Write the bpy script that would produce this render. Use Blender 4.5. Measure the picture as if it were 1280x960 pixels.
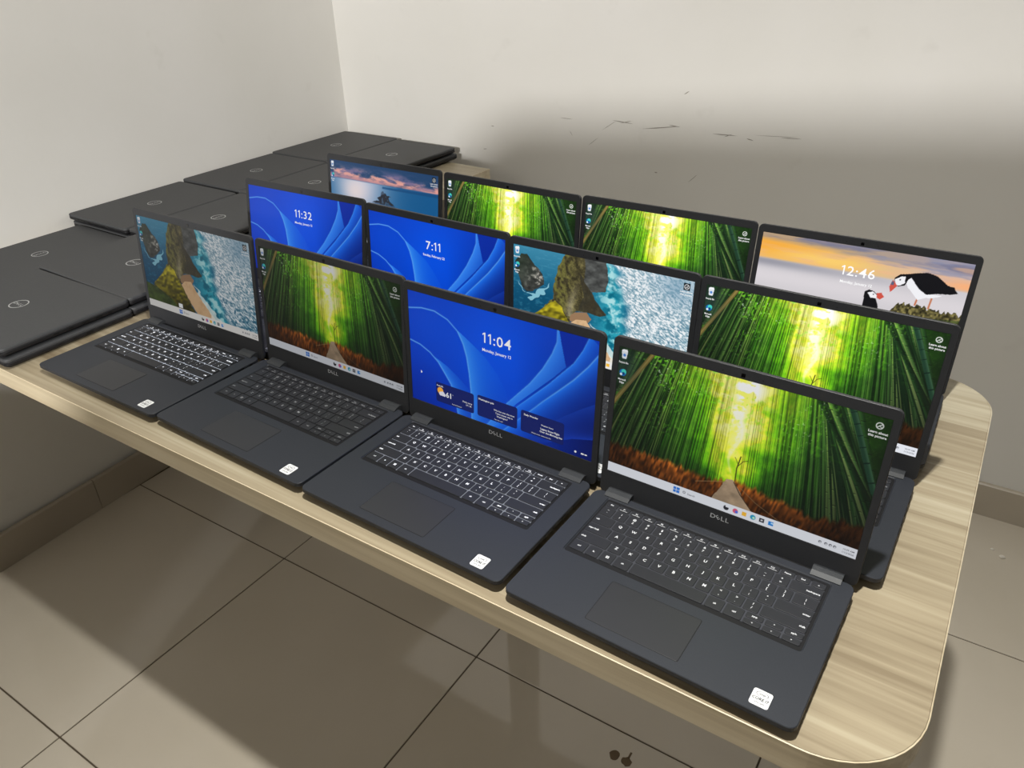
import bpy, math, random
import numpy as np
from mathutils import Matrix, Vector

for _o in list(bpy.data.objects):
    bpy.data.objects.remove(_o)
scene = bpy.context.scene
COL = scene.collection

# ------------------------------------------------------------------ metres
# photo survey coordinates (table top at 0.75) -> metres, floor at z = 0
S = 0.938
TABLE_Z = 0.76
def P(x, y, z=0.75):
    return Vector((x * S, y * S, (z - 0.75) * S + TABLE_Z))
FLOOR_S = -0.0604
CEIL_H = 2.75

# ------------------------------------------------------------------ camera
cam_d = bpy.data.cameras.new('camera')
cam = bpy.data.objects.new('camera', cam_d)
COL.objects.link(cam)
FPX = 973.05
CAM_ROT = (1.04286, 0.02478, 0.58856)
cam_d.sensor_fit = 'HORIZONTAL'
cam_d.sensor_width = 36.0
cam_d.lens = FPX / 1280 * 36.0
cam_d.clip_start = 0.02
cam.location = P(0.21152, -0.62677, 1.4051)
cam.rotation_euler = CAM_ROT
scene.camera = cam

# ------------------------------------------------------------------ world, lamps, exposure
scene.view_settings.view_transform = 'Standard'
scene.view_settings.look = 'None'
scene.view_settings.exposure = 0.0
scene.view_settings.gamma = 1.0
scene.view_settings.use_curve_mapping = False
world = bpy.data.worlds.new('room_world')
scene.world = world
world.use_nodes = True
world.node_tree.nodes['Background'].inputs[0].default_value = (0.8, 0.85, 0.9, 1)
world.node_tree.nodes['Background'].inputs[1].default_value = 0.05

def lamp(name, loc, power, color, size, aim=None, spread=180):
    d = bpy.data.lights.new(name, 'AREA')
    d.shape = 'DISK'; d.size = size; d.energy = power; d.color = color
    d.spread = math.radians(spread)
    o = bpy.data.objects.new(name, d)
    COL.objects.link(o); o.location = loc
    if aim is not None:
        o.rotation_euler = (Vector(aim) - Vector(loc)).to_track_quat('-Z', 'Y').to_euler()
    return o
lamp('ceiling_lamp', P(0.0, -0.17, 2.82), 15.2, (1.0, 0.985, 0.93), 0.075, spread=97)
lamp('far_room_lamp', P(1.5, -4.5, 2.38), 108, (1.0, 0.98, 0.95), 0.13, P(-3.3, 1.5, 1.4), spread=110)

# ------------------------------------------------------------------ helpers
def lin(c):
    c = c / 255.0
    return c / 12.92 if c <= 0.04045 else ((c + 0.055) / 1.055) ** 2.4
def rgb(r, g, b):
    return (lin(r), lin(g), lin(b), 1.0)

def mat(name, color, rough=0.5, spec=0.5, metal=0.0, noise=None, bump=None, emit=None, coat=0.0):
    """principled material; noise=(scale, colour2, stretch) varies the colour, bump=(scale, strength)"""
    m = bpy.data.materials.new(name); m.use_nodes = True
    nt = m.node_tree; b = nt.nodes['Principled BSDF']
    b.inputs['Base Color'].default_value = color
    b.inputs['Roughness'].default_value = rough
    b.inputs['Specular IOR Level'].default_value = spec
    b.inputs['Metallic'].default_value = metal
    b.inputs['Coat Weight'].default_value = coat
    if noise or bump:
        tc = nt.nodes.new('ShaderNodeTexCoord')
    if noise:
        n = nt.nodes.new('ShaderNodeTexNoise'); n.inputs['Scale'].default_value = noise[0]
        n.inputs['Detail'].default_value = 6
        mp = nt.nodes.new('ShaderNodeMapping')
        if len(noise) > 2: mp.inputs['Scale'].default_value = noise[2]
        nt.links.new(tc.outputs['Object'], mp.inputs[0]); nt.links.new(mp.outputs[0], n.inputs['Vector'])
        mx = nt.nodes.new('ShaderNodeMix'); mx.data_type = 'RGBA'
        mx.inputs[6].default_value = color; mx.inputs[7].default_value = noise[1]
        rp = nt.nodes.new('ShaderNodeMapRange'); rp.inputs[1].default_value = 0.35; rp.inputs[2].default_value = 0.65
        nt.links.new(n.outputs['Fac'], rp.inputs[0]); nt.links.new(rp.outputs[0], mx.inputs[0])
        nt.links.new(mx.outputs[2], b.inputs['Base Color'])
    if bump:
        n2 = nt.nodes.new('ShaderNodeTexNoise'); n2.inputs['Scale'].default_value = bump[0]
        bp = nt.nodes.new('ShaderNodeBump'); bp.inputs['Strength'].default_value = bump[1]
        bp.inputs['Distance'].default_value = 0.001
        nt.links.new(tc.outputs['Object'], n2.inputs['Vector'])
        nt.links.new(n2.outputs['Fac'], bp.inputs['Height']); nt.links.new(bp.outputs[0], b.inputs['Normal'])
    if emit:
        b.inputs['Emission Color'].default_value = emit[0]
        b.inputs['Emission Strength'].default_value = emit[1]
    return m

def mesh(name, verts, faces, m, smooth=False):
    me = bpy.data.meshes.new(name)
    me.from_pydata([tuple(v) for v in verts], [], faces)
    me.validate(); me.update()
    if m: me.materials.append(m)
    if smooth:
        me.polygons.foreach_set('use_smooth', [True] * len(me.polygons))
    return me

def link(name, me, parent=None, loc=(0, 0, 0), rot=(0, 0, 0)):
    o = bpy.data.objects.new(name, me)
    COL.objects.link(o)
    o.parent = parent
    o.location = loc; o.rotation_euler = rot
    return o

def tag(o, label=None, cat=None, group=None, kind=None):
    if label: o['label'] = label
    if cat: o['category'] = cat
    if group: o['group'] = group
    if kind: o['kind'] = kind
    return o

def rrect(x0, x1, y0, y1, r, n=4):
    r = max(min(r, (x1 - x0) / 2 - 1e-6, (y1 - y0) / 2 - 1e-6), 1e-6)
    out = []
    for cx, cy, a0 in ((x1 - r, y0 + r, -90), (x1 - r, y1 - r, 0), (x0 + r, y1 - r, 90), (x0 + r, y0 + r, 180)):
        for k in range(n + 1):
            a = math.radians(a0 + 90 * k / n)
            out.append((cx + r * math.cos(a), cy + r * math.sin(a)))
    return out

def skin(rings, cap0=True, cap1=True):
    """rings: list of equally long closed 3-D loops"""
    v, f = [], []
    n = len(rings[0])
    for r in rings: v += [tuple(p) for p in r]
    for i in range(len(rings) - 1):
        a, b = i * n, (i + 1) * n
        for k in range(n):
            k2 = (k + 1) % n
            f.append((a + k, a + k2, b + k2, b + k))
    if cap0: f.append(tuple(reversed(range(n))))
    if cap1: f.append(tuple(range((len(rings) - 1) * n, len(rings) * n)))
    return v, f

def slab(x0, x1, y0, y1, layers, r, n=4):
    """layers: (z, inset) from bottom to top"""
    return skin([[(x, y, z) for x, y in rrect(x0 + i, x1 - i, y0 + i, y1 - i, max(r - i, 0.0003), n)] for z, i in layers])

def box(x0, x1, y0, y1, z0, z1):
    v = [(x, y, z) for z in (z0, z1) for x, y in ((x0, y0), (x1, y0), (x1, y1), (x0, y1))]
    return v, [(3, 2, 1, 0), (4, 5, 6, 7), (0, 1, 5, 4), (1, 2, 6, 5), (2, 3, 7, 6), (3, 0, 4, 7)]

def merge(parts):
    v, f = [], []
    for pv, pf in parts:
        o = len(v); v += list(pv); f += [tuple(i + o for i in q) for q in pf]
    return v, f

def tube_x(x0, x1, y, z, r, n=10):
    return skin([[(x, y + r * math.cos(2 * math.pi * k / n), z + r * math.sin(2 * math.pi * k / n)) for k in range(n)] for x in (x0, x1)])

def ring_flat(cx, cy, z, ro, ri, n=32, sx=1.0, sy=1.0):
    v = []
    for rr in (ro, ri):
        v += [(cx + sx * rr * math.cos(2 * math.pi * k / n), cy + sy * rr * math.sin(2 * math.pi * k / n), z) for k in range(n)]
    return v, [(k, (k + 1) % n, n + (k + 1) % n, n + k) for k in range(n)]

def disc(cx, cy, z, r, n=16, sx=1.0, sy=1.0):
    return [(cx + sx * r * math.cos(2 * math.pi * k / n), cy + sy * r * math.sin(2 * math.pi * k / n), z) for k in range(n)], [tuple(range(n))]

_tc = {}
def text(s, x, y, size, z=0.0, align='C', rot=0.0, sx=1.0, bold=0.0):
    """flat lettering, baseline-centred on y (size = cap height)"""
    key = (s, bold)
    if key not in _tc:
        cu = bpy.data.curves.new('lettering', 'FONT'); cu.body = s; cu.size = 1.0; cu.resolution_u = 2
        cu.offset = bold; cu.fill_mode = 'FRONT'
        ob = bpy.data.objects.new('lettering', cu); COL.objects.link(ob)
        dg = bpy.context.evaluated_depsgraph_get()
        me = ob.evaluated_get(dg).to_mesh()
        vs = [tuple(q.co) for q in me.vertices]; fs = [tuple(q.vertices) for q in me.polygons]
        ob.evaluated_get(dg).to_mesh_clear()
        bpy.data.objects.remove(ob); bpy.data.curves.remove(cu)
        _tc[key] = (vs, fs)
    vs, fs = _tc[key]
    if not vs: return [], []
    xs = [q[0] for q in vs]; w0, w1 = min(xs), max(xs)
    ox = {'C': (w0 + w1) / 2, 'L': w0, 'R': w1}[align]
    k = size / 0.70
    c, sn = math.cos(rot), math.sin(rot)
    out = []
    for vx, vy, _ in vs:
        a = (vx - ox) * k * sx; b = (vy - 0.35) * k
        out.append((x + c * a - sn * b, y + sn * a + c * b, z))
    return out, fs

def brand_word(x, y, h, z):
    """the maker's four letters with the slanted E"""
    return merge([text('D', x - h * 1.45, y, h, z, sx=1.15, bold=0.01), text('E', x - h * 0.42, y, h * 0.95, z, rot=math.radians(38), bold=0.01),
                  text('L', x + h * 0.62, y, h, z, sx=1.15, bold=0.01), text('L', x + h * 1.55, y, h, z, sx=1.15, bold=0.01)])

# ------------------------------------------------------------------ pixel -> surface (only used to find where marks sit on wall and floor)
_R = Matrix.Rotation(CAM_ROT[2], 3, 'Z') @ Matrix.Rotation(CAM_ROT[1], 3, 'Y') @ Matrix.Rotation(CAM_ROT[0], 3, 'X')
def ray(px, py):
    return _R @ Vector(((px - 640) / FPX, -(py - 480) / FPX, -1.0))
def on_plane(px, py, p0, n):
    d = ray(px, py); c = cam.location
    return c + d * ((Vector(p0) - c).dot(n) / d.dot(n))

# ------------------------------------------------------------------ materials of the room
def wall_material(name, c1, c2, c3):
    m = bpy.data.materials.new(name); m.use_nodes = True
    nt = m.node_tree; b = nt.nodes['Principled BSDF']; b.inputs['Roughness'].default_value = 0.85
    b.inputs['Specular IOR Level'].default_value = 0.2
    tc = nt.nodes.new('ShaderNodeTexCoord')
    n1 = nt.nodes.new('ShaderNodeTexNoise'); n1.inputs['Scale'].default_value = 1.7; n1.inputs['Detail'].default_value = 5
    n2 = nt.nodes.new('ShaderNodeTexNoise'); n2.inputs['Scale'].default_value = 9; n2.inputs['Detail'].default_value = 8
    cr = nt.nodes.new('ShaderNodeValToRGB')
    cr.color_ramp.elements[0].position = 0.3; cr.color_ramp.elements[0].color = c1
    cr.color_ramp.elements[1].position = 0.7; cr.color_ramp.elements[1].color = c2
    r2 = nt.nodes.new('ShaderNodeMapRange'); r2.inputs[1].default_value = 0.66; r2.inputs[2].default_value = 0.8
    r2.inputs[4].default_value = 0.35
    mx = nt.nodes.new('ShaderNodeMix'); mx.data_type = 'RGBA'; mx.inputs[7].default_value = c3
    for n in (n1, n2): nt.links.new(tc.outputs['Object'], n.inputs['Vector'])
    nt.links.new(n1.outputs['Fac'], cr.inputs[0]); nt.links.new(n2.outputs['Fac'], r2.inputs[0])
    nt.links.new(r2.outputs[0], mx.inputs[0]); nt.links.new(cr.outputs[0], mx.inputs[6])
    nt.links.new(mx.outputs[2], b.inputs['Base Color'])
    n3 = nt.nodes.new('ShaderNodeTexNoise'); n3.inputs['Scale'].default_value = 60; n3.inputs['Detail'].default_value = 4
    bp = nt.nodes.new('ShaderNodeBump'); bp.inputs['Strength'].default_value = 0.12; bp.inputs['Distance'].default_value = 0.002
    nt.links.new(tc.outputs['Object'], n3.inputs['Vector']); nt.links.new(n3.outputs['Fac'], bp.inputs['Height'])
    nt.links.new(bp.outputs[0], b.inputs['Normal'])
    return m
M_WALL = wall_material('painted_plaster', rgb(225, 223, 217), rgb(232, 230, 226), rgb(205, 202, 195))
M_CEIL = mat('ceiling_paint', rgb(176, 174, 168), 0.9, 0.2)
M_PANEL = mat('dark_wall_panelling', rgb(92, 82, 72), 0.7, 0.3, noise=(6, rgb(80, 70, 60), (8, 8, .6)))
M_TILE = mat('glazed_floor_tile', rgb(202, 193, 178), 0.065, 0.5, noise=(3.0, rgb(197, 188, 172)))
M_GROUT = mat('dark_grout', rgb(92, 82, 70), 0.9, 0.2)
M_SKIRT = mat('skirting_tile', rgb(186, 176, 160), 0.35, 0.4, noise=(4.0, rgb(176, 166, 150)))
M_SCUFF = mat('scuff_grey', rgb(158, 153, 144), 0.9, 0.1)
M_STAIN = mat('dried_stain', rgb(112, 96, 76), 0.7, 0.2)
M_CRUMB = mat('plaster_crumb', rgb(225, 220, 210), 0.9, 0.2)

# ------------------------------------------------------------------ room shell
def left_x(y): return -1.862 - 0.0627 * y          # face of the left wall, survey units
def back_y(x): return 1.529 + 0.015 * x            # face of the back wall
XR, YF = 5.2, -7.6
def poly_wall(name, a, b, z0, z1, thick, m):
    """upright wall from a to b (survey xy), its visible face on the line, thickness to the left of a->b"""
    A, B = P(*a), P(*b)
    d = (B - A).to_2d().normalized(); n = Vector((-d.y, d.x)) * thick
    pts = [A.to_2d(), B.to_2d(), B.to_2d() + n, A.to_2d() + n]
    v = [(p.x, p.y, z) for z in (z0, z1) for p in pts]
    f = [(3, 2, 1, 0), (4, 5, 6, 7), (0, 1, 5, 4), (1, 2, 6, 5), (2, 3, 7, 6), (3, 0, 4, 7)]
    return tag(link(name, mesh(name, v, f, m)), kind='structure')
cx = -1.958; cy = back_y(cx)
corner = (cx, cy)
fl = (left_x(YF), YF); br = (XR, back_y(XR)); fr = (XR, YF)
WL = poly_wall('wall_left', fl, corner, 0, CEIL_H, 0.12, M_WALL)
WB = poly_wall('wall_back', corner, br, 0, CEIL_H, 0.12, M_WALL)
poly_wall('wall_right', br, fr, 0, CEIL_H, 0.12, M_PANEL)
poly_wall('wall_front', fr, fl, 0, CEIL_H, 0.12, M_PANEL)
# unseen blocker added behind the photographer to shade the back wall: low on the left, its top rising to the right
def shadow_blocker(xs, tops, y, thick, m):
    v, f = [], []
    for x, t in zip(xs, tops):
        for dy in (0, thick):
            q = P(x, y + dy, FLOOR_S); v += [(q.x, q.y, 0), (q.x, q.y, t)]
    for i in range(len(xs) - 1):
        a_, b_ = 4 * i, 4 * (i + 1)
        f += [(a_, b_, b_ + 1, a_ + 1), (a_ + 2, a_ + 3, b_ + 3, b_ + 2), (a_ + 1, b_ + 1, b_ + 3, a_ + 3), (a_, a_ + 2, b_ + 2, b_)]
    e = 4 * (len(xs) - 1)
    f += [(0, 1, 3, 2), (e, e + 2, e + 3, e + 1)]
    tag(link('added_shadow_blocker', mesh('added_shadow_blocker', v, f, m)), kind='structure')
shadow_blocker([left_x(-2.24) + .01, 0.06, 0.43, 1.05, 3.6], [1.34, 1.36, 1.735, 1.79, 1.81], -2.24, 0.10, M_PANEL)
x0, x1, y0, y1 = left_x(YF) * S - 0.1, XR * S + 0.12, YF * S - 0.12, br[1] * S + 0.12
x0 = min(x0, cx * S) - 0.15
tag(link('ceiling', mesh('ceiling', *box(x0, x1, y0, y1, CEIL_H, CEIL_H + 0.1), M_CEIL)), kind='structure')
floor = tag(link('floor', mesh('floor', *box(x0, x1, y0, y1, -0.1, -0.002), M_GROUT)), kind='structure')
# floor tiles, 600 mm, laid a little askew to the desk
TA = math.radians(1.1); T = 0.600; GR = 0.0016
tile_me = mesh('tile', *slab(-T / 2 + GR, T / 2 - GR, -T / 2 + GR, T / 2 - GR, [(-0.006, 0), (-0.0008, 0), (0, 0.0008)], 0.001, 1), M_TILE)
t0 = P(-1.222, 0.335, FLOOR_S)
random.seed(4)
for i in range(-3, 12):
    for j in range(-13, 3):
        lx, ly = (i + 0.5) * T, (j + 0.5) * T
        wx = t0.x + lx * math.cos(TA) - ly * math.sin(TA); wy = t0.y + lx * math.sin(TA) + ly * math.cos(TA)
        if wx < x0 + 0.2 or wx > x1 - 0.3 or wy < y0 + 0.3 or wy > y1 + 0.15: continue
        link('tile', tile_me, floor, (wx, wy, random.uniform(-0.0003, 0.0)), (0, 0, TA))
# skirting
def skirting(name, a, b, inset):
    A, B = P(*a).to_2d(), P(*b).to_2d()
    d = (B - A).normalized(); n = Vector((d.y, -d.x)) * 0.012
    L = (B - A).length
    root = None
    k = 0; t = 0.0
    parts = []
    while t < L - 1e-4:
        e = min(t + 0.598, L)
        p, q = A + d * t, A + d * e
        pts = [p, p + n, q + n, q]
        v = [(c.x, c.y, z) for z in (0.0, 0.093) for c in pts] + [(c.x, c.y, 0.096) for c in (p, p + n * 0.75, q + n * 0.75, q)]
        f = [(3, 2, 1, 0), (0, 1, 5, 4), (1, 2, 6, 5), (2, 3, 7, 6), (3, 0, 4, 7), (4, 5, 9, 8), (5, 6, 10, 9), (6, 7, 11, 10), (7, 4, 8, 11), (8, 9, 10, 11)]
        parts.append((v, f)); t = e + 0.002
    base = tag(link(name, mesh(name, *parts[0], M_SKIRT)), kind='structure')
    for pt in parts[1:]:
        link('skirting_tile', mesh('skirting_tile', *pt, M_SKIRT), base)
skirting('baseboard_left', (left_x(-3.0), -3.0), (cx + 0.013, cy), 0)
skirting('baseboard_back', (cx + 0.013, back_y(cx + .013)), (XR, back_y(XR)), 0)

# scuffs on the back wall (worn strokes where chairs and boxes rubbed)
A_, B_ = P(*corner), P(*br)
wd = (B_ - A_).to_2d().normalized(); wn = Vector((wd.y, -wd.x, 0))
marks = [((700, 147), (716, 149), 1.2), ((752, 163), (772, 150), 1.0), ((765, 150), (792, 155), 2.0), ((775, 154), (790, 151), 1.5), ((802, 161), (852, 158), 2.2),
         ((836, 156), (850, 159), 2.0), ((890, 167), (922, 170), 2.0), ((905, 171), (915, 168), 1.5), ((933, 173), (942, 176), 2.0), ((975, 172), (1003, 174), 1.5), ((942, 169), (1000, 172), 0.8),
         ((735, 182), (748, 172), 0.9), ((712, 163), (716, 170), 0.9), ((855, 118), (862, 114), 2.2), ((818, 215), (822, 216), 2.4), ((860, 228), (872, 218), 1.2), ((614, 157), (618, 158), 2.0), ((604, 186), (609, 186), 1.6)]
vs, fs = [], []
for (a, b, w) in marks:
    A = on_plane(*a, A_, wn) + wn * 0.0006; B = on_plane(*b, A_, wn) + wn * 0.0006
    dd = (B - A).normalized(); up = dd.cross(wn).normalized() * (w * 0.0006)
    M0 = A.lerp(B, .35) + up * 1.2; M1 = A.lerp(B, .35) - up * .8
    N0 = A.lerp(B, .75) + up * .6; N1 = A.lerp(B, .75) - up * .9
    o = len(vs); vs += [A, M1, N1, B, N0, M0]; fs.append(tuple(range(o, o + 6)))
tag(link('scuff_marks', mesh('scuff_marks', vs, fs, M_SCUFF), WB), kind='stuff')

# stains and crumbs on the tiles
fz = Vector((0, 0, 0)); up3 = Vector((0, 0, 1))
def stain(px, py, r, label, drip=False):
    p = on_plane(px, py, fz, up3); random.seed(px)
    n = 14; ro = [r * random.uniform(.85, 1.12) for _ in range(n)]
    rings = [[(p.x + k_ * ro[k] * math.cos(2 * math.pi * k / n), p.y + k_ * ro[k] * math.sin(2 * math.pi * k / n), z) for k in range(n)] for z, k_ in ((0.0, 1), (0.0005, .95))]
    parts = [skin(rings)]
    if drip:
        parts.append(box(p.x - .002, p.x + .002, p.y + r * .8, p.y + r * 2.2, 0, .0005))
    tag(link('floor_stain', mesh('floor_stain', *merge(parts), M_STAIN)), label, 'stain')
stain(768, 944, 0.0105, 'round dark brown spot on floor tile, the left one of a pair')
stain(783, 952, 0.0100, 'round dark brown spot with a thin tail on floor tile', True)
def crumb(px, py, r, label):
    p = on_plane(px, py, fz, up3); random.seed(int(px))
    n = 7
    rings = []
    for z, k_ in ((0, .8), (r * .4, 1.0), (r * .8, .5)):
        rings.append([(k_ * r * random.uniform(.7, 1.2) * math.cos(2 * math.pi * k / n), k_ * r * .7 * random.uniform(.7, 1.2) * math.sin(2 * math.pi * k / n), z) for k in range(n)])
    o = link('plaster_crumb', mesh('plaster_crumb', *skin(rings), M_CRUMB), None, (p.x, p.y, 0))
    tag(o, label, 'debris')
crumb(1252, 697, 0.008, 'larger white crumb on the floor tile right of the desk')
crumb(1240, 687, 0.005, 'smaller white crumb on the floor tile right of the desk')

# ------------------------------------------------------------------ desk
def wood_material(name, dark, mid, light):
    m = bpy.data.materials.new(name); m.use_nodes = True
    nt = m.node_tree; b = nt.nodes['Principled BSDF']; b.inputs['Roughness'].default_value = 0.42
    b.inputs['Specular IOR Level'].default_value = 0.35
    tc = nt.nodes.new('ShaderNodeTexCoord')
    def noise(scale, stretch, detail, dist=0.0):
        mp = nt.nodes.new('ShaderNodeMapping'); mp.inputs['Scale'].default_value = stretch
        n = nt.nodes.new('ShaderNodeTexNoise'); n.inputs['Scale'].default_value = scale; n.inputs['Detail'].default_value = detail
        n.inputs['Distortion'].default_value = dist
        nt.links.new(tc.outputs['Object'], mp.inputs[0]); nt.links.new(mp.outputs[0], n.inputs['Vector'])
        return n
    # printed boards: bands across y, each with its own tone
    sep = nt.nodes.new('ShaderNodeSeparateXYZ'); nt.links.new(tc.outputs['Object'], sep.inputs[0])
    div = nt.nodes.new('ShaderNodeMath'); div.operation = 'MULTIPLY'; div.inputs[1].default_value = 1 / 0.115
    nt.links.new(sep.outputs['Y'], div.inputs[0])
    fl_ = nt.nodes.new('ShaderNodeMath'); fl_.operation = 'FLOOR'; nt.links.new(div.outputs[0], fl_.inputs[0])
    wn_ = nt.nodes.new('ShaderNodeTexWhiteNoise'); wn_.noise_dimensions = '1D'; nt.links.new(fl_.outputs[0], wn_.inputs['W'])
    n1 = noise(5.0, (0.35, 5.0, 5.0), 5, 0.6)
    n2 = noise(30.0, (0.10, 4.0, 4.0), 6, 0.3)
    add = nt.nodes.new('ShaderNodeMath'); add.operation = 'MULTIPLY_ADD'
    nt.links.new(n1.outputs['Fac'], add.inputs[0]); add.inputs[1].default_value = 0.58
    w2 = nt.nodes.new('ShaderNodeMath'); w2.operation = 'MULTIPLY'; w2.inputs[1].default_value = 0.30
    nt.links.new(wn_.outputs['Value'], w2.inputs[0]); nt.links.new(w2.outputs[0], add.inputs[2])
    add2 = nt.nodes.new('ShaderNodeMath'); add2.operation = 'MULTIPLY_ADD'; add2.inputs[1].default_value = 0.55
    nt.links.new(n2.outputs['Fac'], add2.inputs[0]); nt.links.new(add.outputs[0], add2.inputs[2])
    cr = nt.nodes.new('ShaderNodeValToRGB'); e = cr.color_ramp.elements
    e[0].position = 0.46; e[0].color = dark
    e[1].position = 0.93; e[1].color = light
    k = e.new(0.70); k.color = mid
    nt.links.new(add2.outputs[0], cr.inputs[0]); nt.links.new(cr.outputs[0], b.inputs['Base Color'])
    return m
M_WOOD = wood_material('pale_oak_laminate', rgb(136, 122, 99), rgb(168, 155, 130), rgb(196, 187, 163))
M_BAND = wood_material('oak_edge_tape_prelit', rgb(190, 174, 143), rgb(216, 202, 173), rgb(232, 221, 196))  # edge tape colour paled to stand in for light on the front face
M_STEEL = mat('painted_steel_leg', rgb(60, 60, 62), 0.5, 0.5)

# tabletop outline (survey xy), counter-clockwise; an L whose return runs along the left wall
def arc(cx_, cy_, r, a0, a1, n=12):
    return [(cx_ + r * math.cos(math.radians(a0 + (a1 - a0) * k / n)), cy_ + r * math.sin(math.radians(a0 + (a1 - a0) * k / n))) for k in range(n + 1)]
outline = [(-1.838, -0.139)] + arc(0.165, -0.117 + 0.098, 0.098, -90, 0) + arc(0.158, 0.600, 0.093, 3, 90) + [(-1.242, 0.70), (-1.242, 1.394), (-1.930, 1.42)]
THK = 0.036
def ring_at(z, off=0.0):
    # inward offset by vertex normals
    n = len(outline); res = []
    for i in range(n):
        p0, p1, p2 = Vector(outline[i - 1]), Vector(outline[i]), Vector(outline[(i + 1) % n])
        a = (p1 - p0).normalized(); b_ = (p2 - p1).normalized()
        nn = Vector((-(a.y + b_.y), a.x + b_.x)); nn = nn.normalized() / max(0.5, math.sqrt((1 + a.dot(b_)) / 2))
        q = p1 + nn * off
        res.append(P(q.x, q.y, z))
    return res
desk = bpy.data.objects.new('desk', None); COL.objects.link(desk)
desk.location = P(-0.7, 0.3, FLOOR_S)
tag(desk, 'pale oak laminate desk with rounded end corners carrying all the laptops', 'desk')
def desk_part(name, v, f, m):
    v = [Vector(q) - desk.location for q in v]
    return link(name, mesh(name, v, f, m), desk)
top = desk_part('tabletop', *skin([ring_at(0.75 - THK, 0.0012), ring_at(0.75 - 0.0010, 0.0012), ring_at(0.75, 0.0018)]), M_WOOD)
# edge band: a strip wrapped round the rim
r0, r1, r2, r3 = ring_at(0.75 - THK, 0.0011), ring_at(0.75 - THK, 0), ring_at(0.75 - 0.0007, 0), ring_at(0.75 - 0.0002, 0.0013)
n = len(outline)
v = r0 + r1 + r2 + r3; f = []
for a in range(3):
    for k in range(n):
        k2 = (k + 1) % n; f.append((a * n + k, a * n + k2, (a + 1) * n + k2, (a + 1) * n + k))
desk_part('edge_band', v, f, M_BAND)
for lx, ly in ((0.13, 0.58), (-1.78, 0.80), (-0.62, 0.60), (-1.30, 1.33), (-1.30, 0.62)):
    c = P(lx, ly, FLOOR_S); zt = P(0, 0, 0.75 - THK).z
    desk_part('leg', *slab(c.x - .03, c.x + .03, c.y - .03, c.y + .03, [(0, .002), (.003, 0), (zt, 0)], .004, 2), M_STEEL)

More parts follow.
